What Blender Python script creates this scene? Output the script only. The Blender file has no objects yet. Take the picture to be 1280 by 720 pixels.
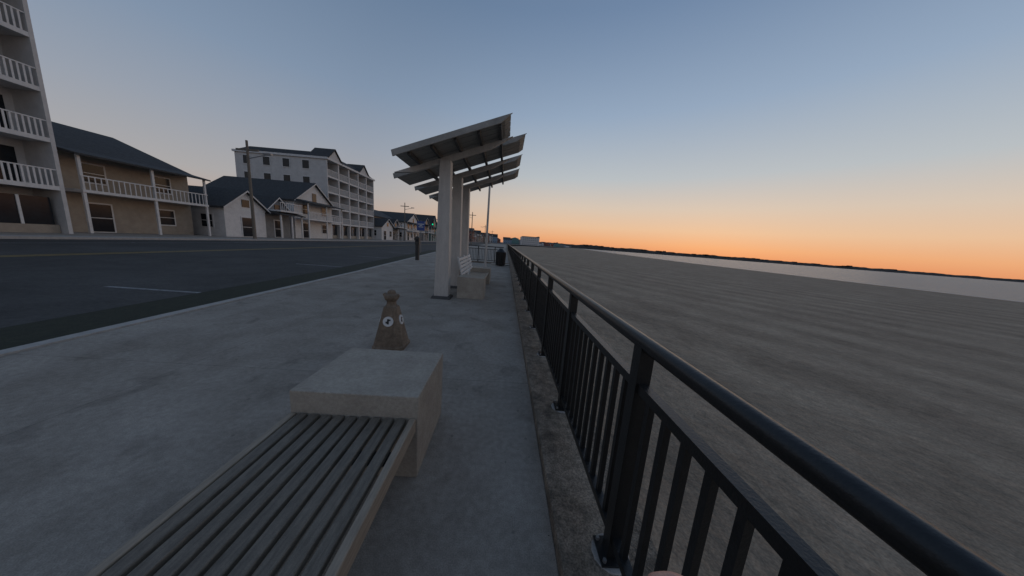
import bpy, math, random
from mathutils import Vector, Matrix
random.seed(7)
ZOOM=1.0
D=bpy.data; S=bpy.context.scene

# ---------------- materials ----------------
def srgb(r,g,b):
    f=lambda c:(c/255/12.92) if c/255<=0.04045 else ((c/255+0.055)/1.055)**2.4
    return (f(r),f(g),f(b),1)
def mat(name,c1,c2=None,rough=0.7,scale=6,metal=0,bump=0.15,bscale=60,detail=8,stretch=(1,1,1),c3=None,s3=0.5,spec=0.5,bdist=0.01,speck=0,sscale=250,joint=0,foot=0):
    m=D.materials.new(name); m.use_nodes=True
    n=m.node_tree.nodes; l=m.node_tree.links
    b=n['Principled BSDF']; b.inputs['Roughness'].default_value=rough; b.inputs['Metallic'].default_value=metal
    b.inputs['Specular IOR Level'].default_value=spec
    if c2 is None: c2=tuple(x*0.8 for x in c1)
    tc=n.new('ShaderNodeTexCoord'); mp=n.new('ShaderNodeMapping'); mp.inputs['Scale'].default_value=stretch
    l.new(tc.outputs['Object'],mp.inputs['Vector'])
    nz=n.new('ShaderNodeTexNoise'); nz.inputs['Scale'].default_value=scale; nz.inputs['Detail'].default_value=detail; nz.inputs['Roughness'].default_value=0.72
    l.new(mp.outputs[0],nz.inputs['Vector'])
    r=n.new('ShaderNodeValToRGB'); r.color_ramp.elements[0].position=0.36; r.color_ramp.elements[1].position=0.64
    r.color_ramp.elements[0].color=(*c2[:3],1); r.color_ramp.elements[1].color=(*c1[:3],1)
    l.new(nz.outputs['Fac'],r.inputs['Fac']); out=r.outputs['Color']
    if c3 is not None:
        n3=n.new('ShaderNodeTexNoise'); n3.inputs['Scale'].default_value=s3; n3.inputs['Detail'].default_value=12; n3.inputs['Roughness'].default_value=.7; n3.inputs['Distortion'].default_value=0.3
        l.new(mp.outputs[0],n3.inputs['Vector'])
        r3=n.new('ShaderNodeValToRGB'); r3.color_ramp.elements[0].position=0.44; r3.color_ramp.elements[1].position=0.66
        l.new(n3.outputs['Fac'],r3.inputs['Fac'])
        mx=n.new('ShaderNodeMix'); mx.data_type='RGBA'; mx.inputs[7].default_value=(*c3[:3],1)
        l.new(r3.outputs['Color'],mx.inputs[0]); l.new(out,mx.inputs[6]); out=mx.outputs[2]
    def mult(out,fac,lo,hi,p0,p1):
        rr=n.new('ShaderNodeMapRange'); rr.inputs['From Min'].default_value=p0; rr.inputs['From Max'].default_value=p1; rr.inputs['To Min'].default_value=lo; rr.inputs['To Max'].default_value=hi
        l.new(fac,rr.inputs['Value'])
        v=n.new('ShaderNodeVectorMath'); v.operation='SCALE'; l.new(out,v.inputs[0]); l.new(rr.outputs[0],v.inputs['Scale']); return v.outputs[0]
    if speck:
        ns=n.new('ShaderNodeTexNoise'); ns.inputs['Scale'].default_value=sscale; ns.inputs['Detail'].default_value=3; l.new(tc.outputs['Object'],ns.inputs['Vector'])
        out=mult(out,ns.outputs['Fac'],1-speck,1+speck,.35,.65)
        ns=n.new('ShaderNodeTexNoise'); ns.inputs['Scale'].default_value=sscale*.15; ns.inputs['Detail'].default_value=5; l.new(tc.outputs['Object'],ns.inputs['Vector'])
        out=mult(out,ns.outputs['Fac'],1-speck*.6,1+speck*.6,.35,.65)
    if joint:
        br=n.new('ShaderNodeTexBrick'); br.offset=0; br.inputs['Scale'].default_value=1; br.inputs['Mortar Size'].default_value=.005; br.inputs['Mortar Smooth'].default_value=.3
        br.inputs['Brick Width'].default_value=joint; br.inputs['Row Height'].default_value=joint
        mj=n.new('ShaderNodeMapping'); mj.inputs['Location'].default_value=(-.36,.9,0); l.new(tc.outputs['Object'],mj.inputs['Vector'])
        l.new(mj.outputs[0],br.inputs['Vector']); out=mult(out,br.outputs['Fac'],1,.72,0,1)
        vs=n.new('ShaderNodeTexNoise'); vs.inputs['Scale'].default_value=2.7; vs.inputs['Detail'].default_value=10; vs.inputs['Distortion'].default_value=.5; l.new(tc.outputs['Object'],vs.inputs['Vector'])
        out=mult(out,vs.outputs['Fac'],1,.76,.59,.68)
        vs=n.new('ShaderNodeTexVoronoi'); vs.inputs['Scale'].default_value=5; l.new(tc.outputs['Object'],vs.inputs['Vector'])
        out=mult(out,vs.outputs['Distance'],.68,1,.04,.07)
    l.new(out,b.inputs['Base Color'])
    if bump:
        nb=n.new('ShaderNodeTexNoise'); nb.inputs['Scale'].default_value=bscale; nb.inputs['Detail'].default_value=6
        l.new(mp.outputs[0],nb.inputs['Vector'])
        bp=n.new('ShaderNodeBump'); bp.inputs['Strength'].default_value=bump; bp.inputs['Distance'].default_value=bdist
        l.new(nb.outputs['Fac'],bp.inputs['Height']); last=bp
        if foot:
            vo=n.new('ShaderNodeTexVoronoi'); vo.inputs['Scale'].default_value=2.2; vo.feature='SMOOTH_F1'; l.new(mp.outputs[0],vo.inputs['Vector'])
            b2=n.new('ShaderNodeBump'); b2.inputs['Strength'].default_value=1; b2.inputs['Distance'].default_value=foot; l.new(vo.outputs['Distance'],b2.inputs['Height']); l.new(bp.outputs[0],b2.inputs['Normal']); last=b2
        l.new(last.outputs[0],b.inputs['Normal'])
    return m
g=lambda v,t=0:(v*(1+t),v,v*(1-t),1)
M={}
M['conc']=mat('walk_concrete',g(.29,.16),g(.235,.17),.9,1.8,bump=.6,bscale=90,c3=g(.35,.15),s3=.9,speck=.17,sscale=160,joint=3.6,detail=13,spec=.3)
M['block']=mat('block_concrete',(.44,.385,.32,1),(.36,.31,.255,1),.8,5,bump=.5,bscale=110,c3=(.33,.28,.23,1),s3=2.2,speck=.14,sscale=300,spec=.3)
M['ledge']=mat('ledge_concrete',(.22,.17,.125,1),(.11,.088,.065,1),.9,9,bump=1,bscale=60,c3=(.29,.235,.18,1),s3=2.2,speck=.35,sscale=120,detail=12)
M['kerb']=mat('kerb_concrete',g(.42,.08),g(.32,.08),.8,6,speck=.1)
M['asph']=mat('asphalt',g(.065,.06),g(.045,.06),.85,1.2,bump=.6,bscale=50,c3=g(.085,.06),s3=.25,speck=.25,sscale=90,spec=.3)
M['land']=mat('land',g(.10,.1),g(.06,.1),.9,.1)
M['grass']=mat('grass_strip',(.035,.04,.022,1),(.02,.022,.014,1),.95,12,bump=1,bscale=50)
M['line']=mat('road_paint',g(.32),g(.14),.7,8,speck=.2,sscale=60)
M['yel']=mat('yellow_paint',(.45,.3,.06,1),(.3,.2,.05,1),.7,8)
M['black']=mat('black_metal',g(.016),g(.010),.36,20,bump=.12,bscale=120)
M['dark']=mat('dark_plastic',g(.03),g(.02),.5,10)
M['slat']=mat('bench_slat',(.22,.185,.145,1),(.13,.108,.085,1),.6,9,bump=.3,bscale=60,stretch=(8,1,8),speck=.12)
M['slatedge']=mat('bench_frame_wood',(.40,.32,.24,1),(.28,.225,.17,1),.6,9,stretch=(8,1,8))
M['post']=mat('painted_post',g(.50,.08),g(.40,.08),.65,3,bump=.2,bscale=40,stretch=(3,3,.6),speck=.06)
M['panel']=mat('roof_board',(.36,.345,.32,1),(.25,.24,.22,1),.6,3,bump=.2,bscale=30,stretch=(1,6,1),speck=.08)
M['purlin']=mat('purlin_dark',g(.07),g(.045),.6,5)
M['stone']=mat('bollard_stone',(.28,.205,.145,1),(.18,.13,.09,1),.85,9,bump=.8,bscale=45,c3=(.13,.095,.065,1),s3=4,speck=.2)
M['white']=mat('white_paint',g(.7,.03),g(.58,.03),.6,3,bump=.1)
M['hwall']=mat('hotel_wall',g(.62,.04),g(.50,.04),.7,1.2,bump=.1)
M['roof']=mat('roof_shingle',g(.06),g(.035),.85,6,bump=.6,bscale=8,speck=.2,sscale=20)
M['teal']=mat('teal_siding',(.14,.28,.27,1),(.1,.22,.21,1),.7,2)
M['red']=mat('red_siding',(.28,.11,.08,1),(.2,.08,.06,1),.7,2)
M['blue']=mat('blue_siding',(.28,.36,.45,1),(.22,.3,.38,1),.7,2)
M['tan']=mat('tan_siding',(.38,.32,.25,1),(.3,.25,.2,1),.7,2)
M['grey']=mat('grey_siding',g(.25),g(.19),.7,2)
M['glass']=mat('window_glass',(.025,.03,.035,1),(.018,.02,.024,1),.12,2,bump=0,spec=.25)
M['sblue']=mat('sign_blue',(.02,.07,.28,1),(.02,.06,.24,1),.4,3,bump=0)
M['galv']=mat('galvanised',g(.3),g(.24),.45,8,metal=.6)
M['hill']=mat('headland',(.06,.052,.045,1),(.035,.03,.026,1),.95,.02,bump=0)
M['skin']=mat('skin',(.62,.34,.26,1),(.55,.28,.21,1),.5,30,bump=.2,bscale=200)
M['grout']=mat('grout_white',g(.4,.08),g(.24,.08),.8,30)

# sand
m=mat('sand',(.40,.30,.215,1),(.30,.225,.16,1),.95,1.3,bump=.8,bscale=7,stretch=(1,.8,1),c3=(.44,.335,.24,1),s3=.35,bdist=.07,speck=.16,sscale=40,detail=13,foot=.05,spec=.15)
n=m.node_tree.nodes;l=m.node_tree.links
b=n['Principled BSDF']; base=b.inputs['Base Color'].links[0].from_socket
tc=n.new('ShaderNodeTexCoord'); mp=n.new('ShaderNodeMapping'); mp.inputs['Rotation'].default_value=(0,0,math.radians(-22)); l.new(tc.outputs['Object'],mp.inputs['Vector'])
w=n.new('ShaderNodeTexWave'); w.wave_type='BANDS'; w.bands_direction='X'; w.inputs['Scale'].default_value=.11; w.inputs['Distortion'].default_value=7; w.inputs['Detail'].default_value=8; w.inputs['Detail Scale'].default_value=.4
l.new(mp.outputs[0],w.inputs['Vector'])
r=n.new('ShaderNodeValToRGB'); r.color_ramp.elements[0].color=(.84,.84,.84,1); r.color_ramp.elements[1].color=(1.04,1.04,1.04,1); l.new(w.outputs['Fac'],r.inputs['Fac'])
mx=n.new('ShaderNodeMix'); mx.data_type='RGBA'; mx.blend_type='MULTIPLY'; mx.inputs[0].default_value=1; l.new(base,mx.inputs[6]); l.new(r.outputs[0],mx.inputs[7]); l.new(mx.outputs[2],b.inputs['Base Color'])
M['sand']=m
m=mat('sea_water',(.07,.09,.10,1),(.05,.07,.08,1),.35,.05,bump=1,bscale=.5,bdist=.8); M['water']=m

# ---------------- builder ----------------
class B:
    def __init__(s): s.v=[];s.f=[];s.mi=[];s.mats=[];s.sm=[]
    def mid(s,k):
        if k not in s.mats: s.mats.append(k)
        return s.mats.index(k)
    def poly(s,pts,faces,k,smooth=False):
        o=len(s.v); s.v+= [tuple(p) for p in pts]; i=s.mid(k)
        for f in faces: s.f.append([o+a for a in f]); s.mi.append(i); s.sm.append(smooth)
    def hexa(s,p,k):
        s.poly(p,[(3,2,1,0),(4,5,6,7),(0,1,5,4),(1,2,6,5),(2,3,7,6),(3,0,4,7)],k)
    def box(s,x0,x1,y0,y1,z0,z1,k):
        s.hexa([(x0,y0,z0),(x1,y0,z0),(x1,y1,z0),(x0,y1,z0),(x0,y0,z1),(x1,y0,z1),(x1,y1,z1),(x0,y1,z1)],k)
    def taper(s,cx,cy,z0,z1,w0,d0,w1,d1,k):
        s.hexa([(cx-w0,cy-d0,z0),(cx+w0,cy-d0,z0),(cx+w0,cy+d0,z0),(cx-w0,cy+d0,z0),(cx-w1,cy-d1,z1),(cx+w1,cy-d1,z1),(cx+w1,cy+d1,z1),(cx-w1,cy+d1,z1)],k)
    def tube(s,p0,p1,r0,k,r1=None,n=12,cap=True):
        p0=Vector(p0);p1=Vector(p1); r1=r0 if r1 is None else r1
        d=(p1-p0).normalized(); a=d.orthogonal().normalized(); c=d.cross(a)
        pts=[p0+(a*math.cos(t)+c*math.sin(t))*r0 for t in [2*math.pi*i/n for i in range(n)]]+[p1+(a*math.cos(t)+c*math.sin(t))*r1 for t in [2*math.pi*i/n for i in range(n)]]
        s.poly(pts,[(i,(i+1)%n,n+(i+1)%n,n+i) for i in range(n)],k,True)
        if cap:
            s.poly(pts[:n],[tuple(range(n-1,-1,-1))],k); s.poly(pts[n:],[tuple(range(n))],k)
    def obj(s,name,bevel=0,seg=2):
        me=D.meshes.new(name); me.from_pydata(s.v,[],s.f)
        for k in s.mats: me.materials.append(M[k])
        me.polygons.foreach_set('material_index',s.mi); me.polygons.foreach_set('use_smooth',s.sm); me.update()
        o=D.objects.new(name,me); S.collection.objects.link(o)
        if bevel:
            bm=o.modifiers.new('bev','BEVEL'); bm.width=bevel; bm.segments=seg; bm.limit_method='ANGLE'; bm.angle_limit=math.radians(40)
        return o

def interp(tab,y):
    if y<=tab[0][0]: return tab[0][1]
    for (a,b),(c,d) in zip(tab,tab[1:]):
        if y<=c: return b+(d-b)*(y-a)/(c-a)
    return tab[-1][1]
kerbX=[(-40,-4.6),(0,-5.0),(10,-5.6),(30,-7.4),(60,-8.6),(200,-10)]
shore=[(-800,20),(-200,58),(0,76),(125,88),(450,158),(1000,300),(1500,435),(2300,640)]
landE=[(-800,.8),(200,.86),(300,20),(400,70),(700,150),(1500,370),(2300,600)]
ys=[-800,-200,-40,-10,-5,0,5,10,15,20,25,30,40,50,60,80,100,125,150,200,250,300,350,400,450,550,700,1000,1250,1500,2300]
def strip(b,f0,f1,k,z,ya=-1e9,yb=1e9):
    yy=[y for y in ys if ya<=y<=yb]
    for a,c in zip(yy,yy[1:]):
        b.poly([(f0(a),a,z),(f1(a),a,z),(f1(c),c,z),(f0(c),c,z)],[(0,1,2,3)],k)
b=B(); strip(b,lambda y:-4000,lambda y:interp(landE,y)-.3,'land',-.22); b.obj('ground')
b=B()
yy=[y for y in ys if -40<=y<=200]
for a,c in zip(yy,yy[1:]):
    b.hexa([(interp(kerbX,a)+.15,a,-.3),(.36,a,-.3),(.36,c,-.3),(interp(kerbX,c)+.15,c,-.3),(interp(kerbX,a)+.15,a,0),(.36,a,0),(.36,c,0),(interp(kerbX,c)+.15,c,0)],'conc')
b.obj('promenade_pavement')
b=B()
for a,c in zip(yy,yy[1:]):
    b.hexa([(interp(kerbX,a),a,-.3),(interp(kerbX,a)+.147,a,-.3),(interp(kerbX,c)+.147,c,-.3),(interp(kerbX,c),c,-.3),(interp(kerbX,a),a,.02),(interp(kerbX,a)+.147,a,.02),(interp(kerbX,c)+.147,c,.02),(interp(kerbX,c),c,.02)],'kerb')
b.obj('promenade_kerb')
b=B(); strip(b,lambda y:interp(kerbX,y)-1.1,lambda y:interp(kerbX,y),'grass',-.03,-40,200); b.obj('grass_verge')
b=B(); strip(b,lambda y:-24,lambda y:interp(kerbX,y)-1.0,'asph',-.13,-200,400); b.obj('road')
b=B()
b.box(-25,-24,-200,400,-.2,0.0,'kerb'); b.box(-29.6,-25.002,-200,400,-.2,-.01,'conc'); b.obj('sidewalk')
b=B()
for y in range(-20,160,6): b.box(-21.6,-21.5,y,y+.12,-.128,-.126,'line')
z=-.126
for x in (-16.1,-15.8): b.poly([(x-.06,-100,z),(x+.06,-100,z),(x+.06,300,z),(x-.06,300,z)],[(0,1,2,3)],'yel')
for y in range(-18,120,6):
    x=interp(kerbX,y)-1.3; b.poly([(x-2.2,y,z),(x,y,z),(x,y+.1,z),(x-2.2,y+.1,z)],[(0,1,2,3)],'line')
b.poly([(-21.45,-100,z),(-21.33,-100,z),(-21.33,300,z),(-21.45,300,z)],[(0,1,2,3)],'line')
b.obj('road_markings')
b=B(); b.box(.362,.86,-40,200,-1.6,.08,'ledge'); b.obj('sea_wall',.012)
b=B()
fr=[0,.02,.06,.15,.3,.5,.75,.93,1.03]; zz=[-1.0,-1.05,-1.08,-1.1,-1.12,-1.15,-1.2,-1.3,-1.55]
for a,c in zip(ys,ys[1:]):
    for i in range(8):
        P=lambda y,i:(interp(landE,y)-.4+(interp(shore,y)-interp(landE,y))*fr[i],y,zz[i])
        b.poly([P(a,i),P(a,i+1),P(c,i+1),P(c,i)],[(0,1,2,3)],'sand',True)
b.obj('beach')
b=B(); b.poly([(-9000,-2000,-1.42),(9000,-2000,-1.42),(9000,9000,-1.42),(-9000,9000,-1.42)],[(0,1,2,3)],'water'); b.obj('sea')
# headland
b=B(); N=220
def hp(i):
    t=i/N; x=250+t*5200; y=2150+420*math.sin(t*2.6)
    e=(1-t)**.3
    h=13+20*e*(.55+.45*abs(math.sin(i*.19+.7)*math.sin(i*.053))) + random.random()*5
    return x,y,h*(1 if i<N-6 else (N-i)/7)
P=[hp(i) for i in range(N+1)]
for i in range(N):
    x,y,h=P[i];x2,y2,h2=P[i+1]
    b.poly([(x,y-60,-1.6),(x2,y2-60,-1.6),(x2,y2,h2),(x,y,h),(x2,y2+400,-1.6),(x,y+400,-1.6)],[(0,1,2,3),(3,2,4,5)],'hill')
for i in range(60):
    j=random.randint(2,N-60); x,y,h=P[j]; w_=random.uniform(8,26); b.box(x,x+w_,y-20,y+10,-1,h+random.uniform(-1,4),'hill')
b.obj('headland')
# pebbles and windblown grains by the wall
b=B()
for i in range(420):
    if random.random()<.6: x=random.uniform(.38,.84); z=.079
    else: x=.355-abs(random.gauss(0,.12)); z=-.001
    y=random.uniform(.2,9); s_=random.uniform(.0015,.006)
    q=[(x+s_*math.cos(a+.3*i),y+s_*math.sin(a+.3*i)*.8,z) for a in (0,1.3,2.5,3.8,5)]
    b.poly(q+[(x,y,z+s_*.9)],[(0,1,5),(1,2,5),(2,3,5),(3,4,5),(4,0,5)],random.choice(['block','stone','dark']))
b.obj('pebbles')

# ---------------- fence ----------------
FX=.61; Z0=.08
def fence(name,pts_start,pts_end,sp=1.15):
    b=B(); p0=Vector(pts_start);p1=Vector(pts_end);L=(p1-p0).length;d=(p1-p0).normalized();q=Vector((-d.y,d.x,0))
    def ob(a,c,w,z0,z1):
        A=p0+d*a;C=p0+d*c
        P=[A-q*w,A+q*w,C+q*w,C-q*w]
        b.hexa([(v.x,v.y,z0) for v in (P[0],P[3],P[2],P[1])]+[(v.x,v.y,z1) for v in (P[0],P[3],P[2],P[1])],'black')
    zt=Z0+1.10
    b.tube((p0.x,p0.y,zt-.03),(p1.x,p1.y,zt-.03),.031,'black',n=14)
    ob(0,L,.02,zt-.235,zt-.195); ob(0,L,.02,Z0+.09,Z0+.13)
    s=0
    while s<=L+.01:
        ob(s-.03,s+.03,.03,Z0+.012,zt-.04)
        c=p0+d*s
        b.box(c.x-.065,c.x+.065,c.y-.065,c.y+.065,Z0+.006,Z0+.016,'black')
        b.tube((c.x,c.y,Z0-.01),(c.x,c.y,Z0+.004),.10,'grout',.085,n=14)
        for ax in(-.048,.048):
            for ay in(-.048,.048): b.tube((c.x+ax,c.y+ay,Z0+.016),(c.x+ax,c.y+ay,Z0+.03),.009,'galv',n=6)
        if s+sp<=L+.2:
            nb=10
            for i in range(1,nb+1):
                t=s+sp*i/(nb+1); ob(t-.0125,t+.0125,.0125,Z0+.13,zt-.235)
        s+=sp
    return b.obj(name)
fence('railing',(FX,1.03-1.15*5,0),(FX,1.03+1.15*14,0))
fence('railing',(FX,1.03+1.15*14+.07,0),(FX,1.03+1.15*60,0))
fence('railing',(-3.0,18.6,0),(-.1,18.6,0))
b=B(); b.box(-3.2,.355,18.35,18.9,0,.08,'ledge'); b.box(-.9,.355,17.6,18.347,.0,.05,'block'); b.obj('step')

# ---------------- benches ----------------
def conc_block(b,x0,x1,y0,y1,h): b.box(x0,x1,y0,y1,0.0,h,'block')
b=B(); conc_block(b,-1.22,-.46,1.47,2.12,.56); conc_block(b,-1.22,-.46,-1.1,-.45,.56)
x0=-1.17;ns=9;w=.066;p=(.66)/ns
for i in range(ns):
    a=x0+i*p; dz=random.uniform(-.002,.002); b.box(a,a+w-.012,-.44,1.465,.385+dz,.42+dz,'slat')
b.box(-.508,-.47,-.445,1.467,.33,.422,'slatedge'); b.box(-1.215,-1.18,-.445,1.467,.33,.422,'slatedge')
for y in (-.2,.5,1.2): b.box(-1.178,-.51,y,y+.05,.33,.381,'dark')
b.obj('park_bench',.006)
b=B(); conc_block(b,-1.17,-.48,6.75,7.4,.56); conc_block(b,-1.17,-.48,9.3,9.95,.56)
for i in range(8):
    a=-1.1+i*.075; b.box(a,a+.055,7.405,9.295,.40,.435,'slatedge')
for i in range(5):
    z=.52+i*.1; x=-1.12-(i*.025)
    b.box(x-.03,x,7.2,9.5,z,z+.075,'white')
for y in (7.3,8.35,9.4):
    b.hexa([(-1.14,y,.4),(-1.10,y,.4),(-1.10,y+.06,.4),(-1.14,y+.06,.4),(-1.30,y,1.03),(-1.255,y,1.03),(-1.255,y+.06,1.03),(-1.30,y+.06,1.03)],'white')
b.obj('park_bench',.006)

# ---------------- stone bollard ----------------
b=B(); cx,cy=-1.47,3.5
prof=[(0,.205),(.04,.205),(.05,.192),(.30,.138),(.56,.084),(.575,.068),(.60,.056),(.635,.058),(.655,.077),(.685,.09),(.72,.08),(.735,.052),(.77,.044),(.785,.018)]
ang=math.radians(3)
def ring(z,w,round_=False):
    out=[]
    for i in range(16):
        t=2*math.pi*i/16+math.pi/16
        c,s_=math.cos(t),math.sin(t); k=1/max(abs(c),abs(s_)) if not round_ else 1.05
        k=min(k,1.30); x=c*w*k;y=s_*w*k
        out.append((cx+x*math.cos(ang)-y*math.sin(ang),cy+x*math.sin(ang)+y*math.cos(ang),z))
    return out
R=[ring(z,w,z>.565) for z,w in prof]
pts=[p for r_ in R for p in r_]; fs=[]
for j in range(len(R)-1):
    for i in range(16): fs.append((j*16+i,j*16+(i+1)%16,(j+1)*16+(i+1)%16,(j+1)*16+i))
fs.append(tuple(len(pts)-16+i for i in range(16)))
b.poly(pts,fs,'stone',False)
def loc(x,y,z): return (cx+x*math.cos(ang)-y*math.sin(ang),cy+x*math.sin(ang)+y*math.cos(ang),z)
b.tube(loc(-.06,0,.69),loc(-.10,0,.73),.038,'stone',.02); b.tube(loc(.06,0,.69),loc(.095,0,.72),.033,'stone',.02)
for (dx,dy) in ((0,-1),(1,0),(0,1),(-1,0)):
    zc=.38; wv=.138-(zc-.3)*.208
    nrm=Vector((dx,dy,.21)).normalized()
    c=Vector((dx*wv,dy*wv,zc)); a_=c-nrm*.02; e=c+nrm*.010
    A=Vector(loc(*a_));E=Vector(loc(*e)); b.tube(A,E,.066,'white',n=24)
    e2=c+nrm*.0125; t=Vector((-dy,dx,0)); u=nrm.cross(t).normalized()
    for (p_,q_,s1,s2) in ((0,.0,.012,.034),(0.012,.02,.02,.01),(-.014,-.012,.016,.012)):
        c0=e2+t*p_+u*q_
        b.poly([loc(*(c0-t*s1-u*s2)),loc(*(c0+t*s1-u*s2)),loc(*(c0+t*s1+u*s2)),loc(*(c0-t*s1+u*s2))],[(0,1,2,3)],'dark')
b.obj('stone_bollard',.004,1)

# ---------------- shelter ----------------
b=B()
zp=lambda x:3.49+.37*(x+1.53)
for y in (6.7,8.3,9.9):
    b.taper(-1.53,y,0.0,3.30,.175,.15,.125,.13,'post')
    b.taper(-1.53,y,0.0,.07,.24,.21,.22,.19,'purlin')
    b.hexa([(-2.3,y-.05,zp(-2.3)-.22),(-.5,y-.05,zp(-.5)-.22),(-.5,y+.05,zp(-.5)-.22),(-2.3,y+.05,zp(-2.3)-.22),
            (-2.75,y-.05,zp(-2.75)-.09),(.0,y-.05,zp(0)-.09),(.0,y+.05,zp(0)-.09),(-2.75,y+.05,zp(-2.75)-.09)],'post')
for x in (-2.15,-1.68,-1.2,-.72,-.28):
    b.hexa([(x-.03,5.95,zp(x)-.10),(x+.03,5.95,zp(x)-.10),(x+.03,11.45,zp(x)-.10),(x-.03,11.45,zp(x)-.10),
            (x-.03,5.95,zp(x)-.01),(x+.03,5.95,zp(x)-.01),(x+.03,11.45,zp(x)-.01),(x-.03,11.45,zp(x)-.01)],'purlin')
for (ya,xl,xr) in ((5.9,-2.45,-.07),(7.2,-2.95,.31),(8.8,-2.95,.31),(10.4,-2.95,.31)):
    for i in range(4):
        y0=ya+i*.275;y1=y0+.262
        b.hexa([(xl,y0,zp(xl)),(xr-.12,y0,zp(xr-.12)),(xr-.12,y1,zp(xr-.12)),(xl,y1,zp(xl)),
                (xl,y0,zp(xl)+.05),(xr,y0,zp(xr)+.05),(xr,y1,zp(xr)+.05),(xl,y1,zp(xl)+.05)],'panel')
    b.hexa([(xl,ya-.04,zp(xl)-.06),(xr-.2,ya-.04,zp(xr-.2)-.06),(xr-.2,ya-.003,zp(xr-.2)-.06),(xl,ya-.003,zp(xl)-.06),
            (xl-.03,ya-.04,zp(xl)+.06),(xr+.03,ya-.04,zp(xr+.03)+.07),(xr+.03,ya-.003,zp(xr+.03)+.07),(xl-.03,ya-.003,zp(xl)+.06)],'panel')
b.obj('shelter',.006)

b=B(); b.tube((-1.07,15,0),(-1.07,15,4.9),.07,'post',.05); b.tube((-1.07,15,0),(-1.07,15,.25),.11,'post',.08); b.tube((-1.07,15,4.9),(-1.07,15,5.0),.09,'post',.03); b.obj('lamp_post')
b=B(); b.tube((-.25,17.0,.04),(-.25,17.0,.85),.27,'black',.30,n=20); b.tube((-.25,17,.85),(-.25,17,.9),.33,'black',.33,n=20); b.tube((-.25,17,.9),(-.25,17,1.12),.31,'black',.10,n=20)
for i in range(20):
    t=i*math.pi/10; b.tube((-.25+.29*math.cos(t),17+.29*math.sin(t),.06),(-.25+.32*math.cos(t),17+.32*math.sin(t),.85),.012,'dark',n=5)
b.obj('trash_bin')

b=B(); x,y=-7.9,25.2
b.tube((x,y,-.05),(x,y,2.9),.035,'galv'); b.box(x-.36,x+.36,y-.05,y-.03,2.0,2.85,'sblue'); b.box(x-.3,x+.3,y-.056,y-.052,2.55,2.62,'white'); b.box(x-.22,x+.22,y-.056,y-.052,2.3,2.36,'white'); b.box(x-.12,x+.12,y-.056,y-.052,2.42,2.5,'white')
b.obj('street_sign',.003)
b=B(); x,y=-5.5,16.9
b.box(x-.1,x+.1,y-.08,y+.08,0,.95,'dark'); b.taper(x,y,.95,1.4,.13,.1,.12,.09,'dark'); b.taper(x,y,1.4,1.48,.12,.09,.05,.06,'dark'); b.box(x-.07,x+.07,y-.108,y-.1,1.15,1.3,'glass')
b.obj('parking_meter',.01)

# ---------------- buildings ----------------
def hotel(name,xf,ya,yb,depth,floors,fh,bay=3.0,gables=True):
    b=B(); z0=-.02; H=floors*fh
    b.box(xf-depth,xf-1.6,ya,yb,z0,H,'hwall')
    nb=max(1,round((yb-ya)/bay)); bw=(yb-ya)/nb
    for fl in range(floors):
        zb=z0+fl*fh
        if fl>0: b.box(xf-1.597,xf,ya,yb,zb-.12,zb+.12,'white')
        for i in range(nb):
            y0=ya+i*bw
            b.box(xf-1.6,xf-1.55,y0+.5,y0+bw-.5,zb+.14,zb+2.1,'glass')
            b.box(xf-1.6,xf-1.53,y0+bw/2-.04,y0+bw/2+.04,zb+.14,zb+2.1,'white')
            if fl>0:
                b.box(xf-.06,xf-.01,y0+.16,y0+bw-.16,zb+1.02,zb+1.08,'white')
                k=int(bw/.22)
                for j in range(k):
                    yy_=y0+.2+j*(bw-.4)/k; b.box(xf-.05,xf-.02,yy_,yy_+.07,zb+.12,zb+1.02,'white')
            else:
                b.box(xf-.5,xf-.42,y0+.35,y0+bw-.35,.5,2.1,'glass'); b.box(xf-.55,xf-.40,y0+.2,y0+bw-.2,0,.5,'tan')
                b.box(xf-.5,xf-.38,y0+bw/2-.05,y0+bw/2+.05,.5,2.1,'white')
    for i in range(nb+1):
        y0=ya+i*bw; b.box(xf-1.6,xf+.01,max(ya,y0-.16)-.002,min(yb,y0+.16)+.002,z0,H,'hwall')
    b.box(xf-depth-.2,xf+.25,ya-.2,yb+.2,H,H+.3,'white')
    for fl in range(floors):
        for j in range(int(depth/3.2)):
            x=xf-3.2-j*3; zb=z0+fl*fh
            b.box(x-.6,x+.6,ya-.06,ya-.001,zb+.75,zb+2.15,'white'); b.box(x-.5,x+.5,ya-.08,ya-.062,zb+.85,zb+2.05,'glass')
    zr=H+.3
    b.hexa([(xf-depth,ya,zr),(xf,ya,zr),(xf,yb,zr),(xf-depth,yb,zr),(xf-depth+1.5,ya+1,zr+.9),(xf-1,ya+1,zr+.9),(xf-1,yb-1,zr+.9),(xf-depth+1.5,yb-1,zr+.9)],'roof')
    if gables:
        for i in range(0,nb,3):
            yc=ya+(i+.5)*bw+.4; hw=1.7
            b.poly([(xf+.1,yc-hw,zr),(xf+.1,yc+hw,zr),(xf+.1,yc,zr+1.5)],[(0,1,2)],'hwall')
            for sgn in(-1,1):
                b.poly([(xf+.3,yc+sgn*(hw+.2),zr-.1),(xf+.3,yc,zr+1.6),(xf-3,yc,zr+1.6),(xf-3,yc+sgn*(hw+.2),zr-.1),(xf+.3,yc+sgn*(hw+.2),zr+.05),(xf+.3,yc,zr+1.78),(xf-3,yc,zr+1.78),(xf-3,yc+sgn*(hw+.2),zr+.05)],[(0,1,2,3),(4,5,6,7),(0,1,5,4),(3,2,6,7)],'roof')
    return b.obj(name)
hotel('hotel',-29,45,60,14,5,2.45)
hotel('hotel',-27,3,17.5,13,5,2.7,gables=True)

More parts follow.
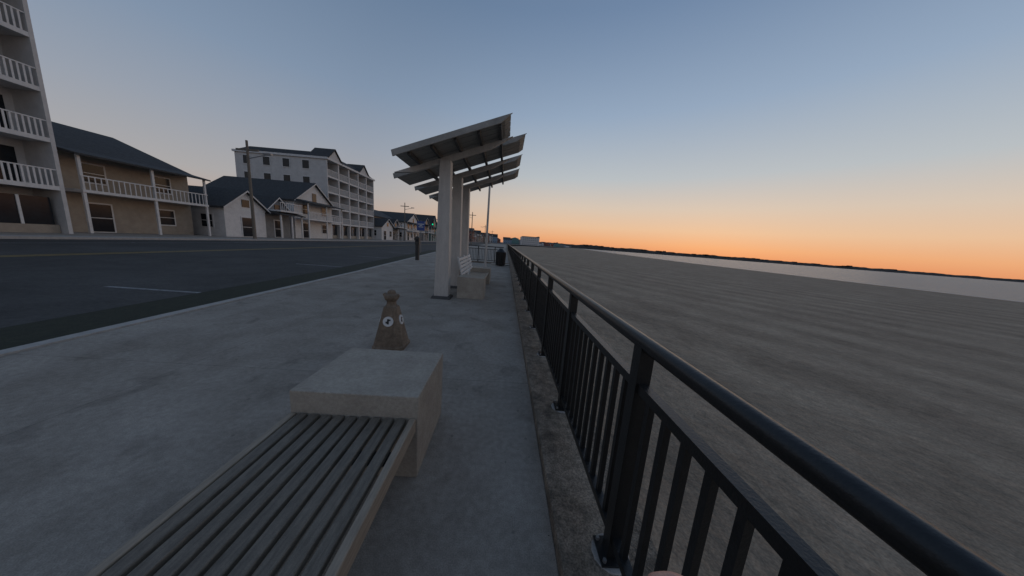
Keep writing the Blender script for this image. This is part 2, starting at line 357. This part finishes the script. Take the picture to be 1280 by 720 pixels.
def house(xf,ya,yb,depth,h,rise,wall,ridge='x',porch=True,floors=2,name='house'):
    b=B(); z0=-.02; xb=xf-depth
    b.box(xb,xf,ya,yb,z0,h,wall); o=.35
    if ridge=='x':
        yc=(ya+yb)/2
        for x in (xf,xb): b.poly([(x,ya,h),(x,yb,h),(x,yc,h+rise)],[(0,1,2)],wall)
        k=rise/((yb-ya)/2)
        for s,ye in((-1,ya),(1,yb)):
            b.poly([(xf+o,ye+s*o,h-k*o),(xf+o,yc,h+rise),(xb-o,yc,h+rise),(xb-o,ye+s*o,h-k*o),(xf+o,ye+s*o,h-k*o+.16),(xf+o,yc,h+rise+.18),(xb-o,yc,h+rise+.18),(xb-o,ye+s*o,h-k*o+.16)],[(0,1,2,3),(4,5,6,7),(0,3,7,4),(1,0,4,5),(2,3,7,6)],'roof')
            b.poly([(xf+o+.02,ye+s*o,h-k*o-.03),(xf+o+.02,yc,h+rise-.03),(xf+o+.02,yc,h+rise+.13),(xf+o+.02,ye+s*o,h-k*o+.13)],[(0,1,2,3)],'white')
        b.box(xf+.001,xf+.05,yc-.4,yc+.4,h+.1,h+rise*.5,'glass')
    else:
        xc=(xf+xb)/2
        for y in (ya,yb): b.poly([(xb,y,h),(xf,y,h),(xc,y,h+rise)],[(0,1,2)],wall)
        k=rise/(depth/2)
        for s,xe in((1,xf),(-1,xb)):
            b.poly([(xe+s*o,ya-o,h-k*o),(xc,ya-o,h+rise),(xc,yb+o,h+rise),(xe+s*o,yb+o,h-k*o),(xe+s*o,ya-o,h-k*o+.16),(xc,ya-o,h+rise+.18),(xc,yb+o,h+rise+.18),(xe+s*o,yb+o,h-k*o+.16)],[(0,1,2,3),(4,5,6,7),(0,3,7,4),(1,0,4,5),(2,3,7,6)],'roof')
    fh=h/floors
    def win(x,y,z,face,w=.5,hh=1.2):
        if face=='x': b.box(xf,xf+.05,y-w-.1,y+w+.1,z-.1,z+hh+.1,'white'); b.box(xf+.052,xf+.07,y-w,y+w,z,z+hh,'glass'); b.box(xf+.071,xf+.085,y-w,y+w,z+hh/2-.025,z+hh/2+.025,'white')
        else: b.box(x-w-.1,x+w+.1,ya-.05,ya,z-.1,z+hh+.1,'white'); b.box(x-w,x+w,ya-.07,ya-.052,z,z+hh,'glass'); b.box(x-w,x+w,ya-.085,ya-.071,z+hh/2-.025,z+hh/2+.025,'white')
    for fl in range(floors):
        n=max(1,int((yb-ya)/2.6))
        for i in range(n):
            y=ya+(i+.5)*(yb-ya)/n
            if fl==0 and i%2==0: win(0,y,.05,'x',.55,1.95)
            else: win(0,y,fl*fh+.8,'x')
        n=max(1,int(depth/3))
        for i in range(n): win(xf-(i+.5)*depth/n,0,fl*fh+.85,'y')
    if porch:
        for fl in range(1,floors+0 if floors>1 else 2):
            z=fl*fh+.1; b.box(xf+.002,xf+1.8,ya+.1,yb-.1,z-.12,z+.06,'white')
            b.box(xf+1.74,xf+1.79,ya+.1,yb-.1,z+.9,z+.97,'white')
            y=ya+.15
            while y<yb-.15: b.box(xf+1.75,xf+1.78,y,y+.05,z+.06,z+.9,'white'); y+=.28
        n=max(2,int((yb-ya)/3))
        for i in range(n+1):
            y=ya+.2+i*(yb-ya-.4)/n; b.box(xf+1.62,xf+1.74,y-.07,y+.07,0,h-.3 if floors>1 else h-.35,'white')
        b.hexa([(xf+.05,ya-.1,h-.1),(xf+2,ya-.1,h-.4),(xf+2,yb+.1,h-.4),(xf+.05,yb+.1,h-.1),(xf+.05,ya-.1,h+.15),(xf+2,ya-.1,h-.28),(xf+2,yb+.1,h-.28),(xf+.05,yb+.1,h+.15)],'roof')
    return b.obj(name)
house(-29.8,18.8,26.5,13,5.4,2.6,'tan','y',True)
house(-27.8,27.5,32,10,3.0,1.7,'white','x',False,1)
house(-28.2,32.4,36,10,3.1,1.6,'grey','x',True,1)
house(-28,36.6,44.2,12,5.0,2.6,'white','x')
house(-27.8,61,67,10,3.0,1.7,'white','x',False,1)
house(-28.5,67.5,73,12,3.1,2.0,'grey','x',True,1)
house(-31,62,85,13,5.3,2.3,'tan','y',False)
house(-27.5,75,86,10,5.0,2.6,'white','x')
house(-27.5,90,97,10,5.4,2.2,'grey','x')
house(-27.3,99,107,10,5.0,4.2,'teal','x')
cols=['white','tan','blue','grey','white','red','teal']
y=110
while y<330:
    w_=random.uniform(7,13); off=(0 if y<180 else (y-180)*.06)
    house(-27.5+random.uniform(-1.5,.5)+off,y,y+w_,10,random.choice([3.2,5.4,5.6,8]),random.uniform(1.6,3),random.choice(cols),random.choice('xy'),random.random()<.5,random.choice([1,2,2]))
    y+=w_+random.uniform(1,5)
for i in range(26):
    t=i/25; Y=300+t*650; X=-32+ (Y-300)*.05 + t*150+random.uniform(-6,6)
    hh=random.choice([5,6,8,9])*(1+.2*t)
    house(X,Y,Y+random.uniform(9,16),random.uniform(9,16),hh,random.uniform(2,4),random.choice(cols),random.choice('xy'),False,2)
hotel('hotel',50,400,430,27,4,2.9,6)
for i in range(22):
    Y=760+i*55; X=interp(landE,Y)-random.uniform(5,60)
    house(X,Y,Y+22,random.uniform(14,34),random.uniform(6,10),4,random.choice(cols),random.choice('xy'),False,2)

for (x,y,h) in ((-24.6,66,9),(-24.6,108,9.5),(-24.6,150,9.5),(-24.4,200,9.5),(-9.6,75,9),(-10.2,130,9),(-9.8,190,9),(-24.6,27,9)):
    b=B(); b.tube((x,y,-.1),(x,y,h),.14,'slat',.09,n=8); b.box(x-1,x+1,y-.06,y+.06,h-.9,h-.75,'slat'); b.tube((x,y,h-1.6),(x+(1.8 if x<-20 else -1.8),y,h-1.1),.04,'galv',n=6); b.box(x+(1.5 if x<-20 else -2.2),x+(2.2 if x<-20 else -1.5),y-.12,y+.12,h-1.15,h-1.0,'galv'); b.obj('utility_pole')

mg=D.materials.new('green_lamp'); mg.use_nodes=True; q=mg.node_tree.nodes['Principled BSDF']; q.inputs['Base Color'].default_value=(0,.6,.3,1); q.inputs['Emission Color'].default_value=(0,1,.45,1); q.inputs['Emission Strength'].default_value=1.0; M['green']=mg
b=B(); y=58
x=-15.7; b.tube((-9.4,y,-.1),(-9.4,y,5.2),.1,'galv',.08); b.tube((-9.4,y,5.0),(x,y,5.2),.06,'galv'); b.box(x-.18,x+.18,y-.15,y+.15,3.9,5.0,'dark')
b.tube((x,y-.16,4.12),(x,y-.19,4.12),.13,'green',n=12); b.tube((x,y-.16,4.45),(x,y-.19,4.45),.13,'dark',n=12); b.tube((x,y-.16,4.78),(x,y-.19,4.78),.13,'dark',n=12)
b.obj('traffic_light')

# ---------------- hand ----------------
V=[];E=[];RD=[]
def chain(start,pts):
    prev=start
    for (p_,r_) in pts:
        V.append(p_);RD.append(r_); i=len(V)-1
        if prev is not None: E.append((prev,i))
        prev=i
    return prev
wr=chain(None,[((.31,-.20,1.06),.036),((.27,-.07,1.14),.030),((.243,.02,1.195),.024)])
pm=chain(wr,[((.225,.06,1.222),.028)])
f0=[(.205,.105,1.252),(.167,.138,1.276),(.140,.149,1.286),(.119,.148,1.2855)]
for k,(off,sc_) in enumerate((((0,0,0),1),((.008,-.004,-.020),1.06),((.016,-.010,-.039),1.0),((.024,-.018,-.056),.82))):
    base=Vector(f0[0])+Vector(off); pp=[base+(Vector(q)-Vector(f0[0]))*sc_ for q in f0]
    chain(pm,[(tuple(pp[0]),.0125),(tuple(pp[1]),.0092),(tuple(pp[2]),.0082),(tuple(pp[3]),.0068)])
chain(wr,[((.215,.035,1.232),.015),((.19,.058,1.250),.0115),((.168,.085,1.254),.0095)])
me=D.meshes.new('hand'); me.from_pydata(V,E,[]); me.materials.append(M['skin']); ho=D.objects.new('hand',me); S.collection.objects.link(ho)
sk_=ho.modifiers.new('skin','SKIN'); sk_.use_smooth_shade=True
for i,sv in enumerate(me.skin_vertices[0].data): sv.radius=(RD[i],RD[i]); sv.use_root=(i==0)
ss=ho.modifiers.new('sub','SUBSURF'); ss.levels=2; ss.render_levels=2
b=B(); b.tube((.262,-.05,1.155),(.36,-.38,.96),.042,'dark',.06,n=20); sl_=b.obj('sleeve',.004); sl_.parent=ho

# ---------------- camera ----------------
yw=math.radians(2.1);p=math.radians(9.67);r=math.radians(4.4)
fwd=Vector((math.sin(yw)*math.cos(p),math.cos(yw)*math.cos(p),-math.sin(p)))
r0=Vector((math.cos(yw),-math.sin(yw),0)); u0=r0.cross(fwd)
R_=math.cos(r)*r0+math.sin(r)*u0; U_=-math.sin(r)*r0+math.cos(r)*u0
cam=D.cameras.new('camera'); co=D.objects.new('camera',cam); S.collection.objects.link(co)
mw=Matrix((( R_.x,U_.x,-fwd.x,0),(R_.y,U_.y,-fwd.y,0),(R_.z,U_.z,-fwd.z,1.52),(0,0,0,1)))
co.matrix_world=mw; cam.sensor_width=36; cam.lens=36*330/1280*ZOOM; cam.clip_start=.02; cam.clip_end=20000
S.camera=co

# ---------------- sky & light ----------------
W=D.worlds.new('World'); S.world=W; W.use_nodes=True; n=W.node_tree.nodes; l=W.node_tree.links
bg=n['Background']
sd=Vector((.62,.78,0)).normalized()
sun_el=math.radians(2)
sk=n.new('ShaderNodeTexSky'); sk.sky_type='NISHITA'; sk.sun_disc=False; sk.sun_elevation=sun_el; sk.sun_rotation=math.atan2(sd.x,sd.y)
tc=n.new('ShaderNodeTexCoord'); sx=n.new('ShaderNodeSeparateXYZ'); nm=n.new('ShaderNodeVectorMath'); nm.operation='NORMALIZE'
l.new(tc.outputs['Generated'],nm.inputs[0]); l.new(nm.outputs[0],sx.inputs[0])
def ramp(stops):
    r_=n.new('ShaderNodeValToRGB'); e=r_.color_ramp
    while len(e.elements)>1: e.elements.remove(e.elements[-1])
    e.elements[0].position=stops[0][0]; e.elements[0].color=srgb(*stops[0][1])
    for p_,c in stops[1:]: q=e.elements.new(p_); q.color=srgb(*c)
    l.new(sx.outputs['Z'],r_.inputs['Fac']); return r_
ra=ramp([(0,(226,148,102)),(.03,(234,170,122)),(.075,(230,190,154)),(.14,(214,196,178)),(.23,(184,190,194)),(.4,(148,167,190)),(.6,(112,135,166)),(1,(80,98,128))])
rb=ramp([(0,(184,150,132)),(.04,(186,164,150)),(.12,(170,167,167)),(.25,(150,158,171)),(.39,(128,146,169)),(.6,(102,124,152)),(1,(80,98,126))])
dt=n.new('ShaderNodeVectorMath'); dt.operation='DOT_PRODUCT'; dt.inputs[1].default_value=sd; l.new(nm.outputs[0],dt.inputs[0])
mr=n.new('ShaderNodeMapRange'); mr.inputs['From Min'].default_value=.35; mr.inputs['From Max'].default_value=.92; mr.interpolation_type='SMOOTHSTEP'; l.new(dt.outputs['Value'],mr.inputs['Value'])
mx=n.new('ShaderNodeMix'); mx.data_type='RGBA'; l.new(mr.outputs[0],mx.inputs[0]); l.new(rb.outputs[0],mx.inputs[6]); l.new(ra.outputs[0],mx.inputs[7])
sc=n.new('ShaderNodeVectorMath'); sc.operation='SCALE'; sc.inputs['Scale'].default_value=.003; l.new(sk.outputs[0],sc.inputs[0])
ad=n.new('ShaderNodeVectorMath'); ad.operation='ADD'; l.new(mx.outputs[2],ad.inputs[0]); l.new(sc.outputs[0],ad.inputs[1])
l.new(ad.outputs[0],bg.inputs['Color']); bg.inputs['Strength'].default_value=1
sl=D.lights.new('sun','SUN'); sl.energy=.12; sl.angle=math.radians(35); sl.color=(1,.72,.5)
so=D.objects.new('sun',sl); S.collection.objects.link(so)
dv=Vector((sd.x*math.cos(sun_el),sd.y*math.cos(sun_el),math.sin(sun_el)))
so.rotation_euler=dv.to_track_quat('Z','Y').to_euler()
S.view_settings.view_transform='Standard'; S.view_settings.look='None'; S.view_settings.exposure=0
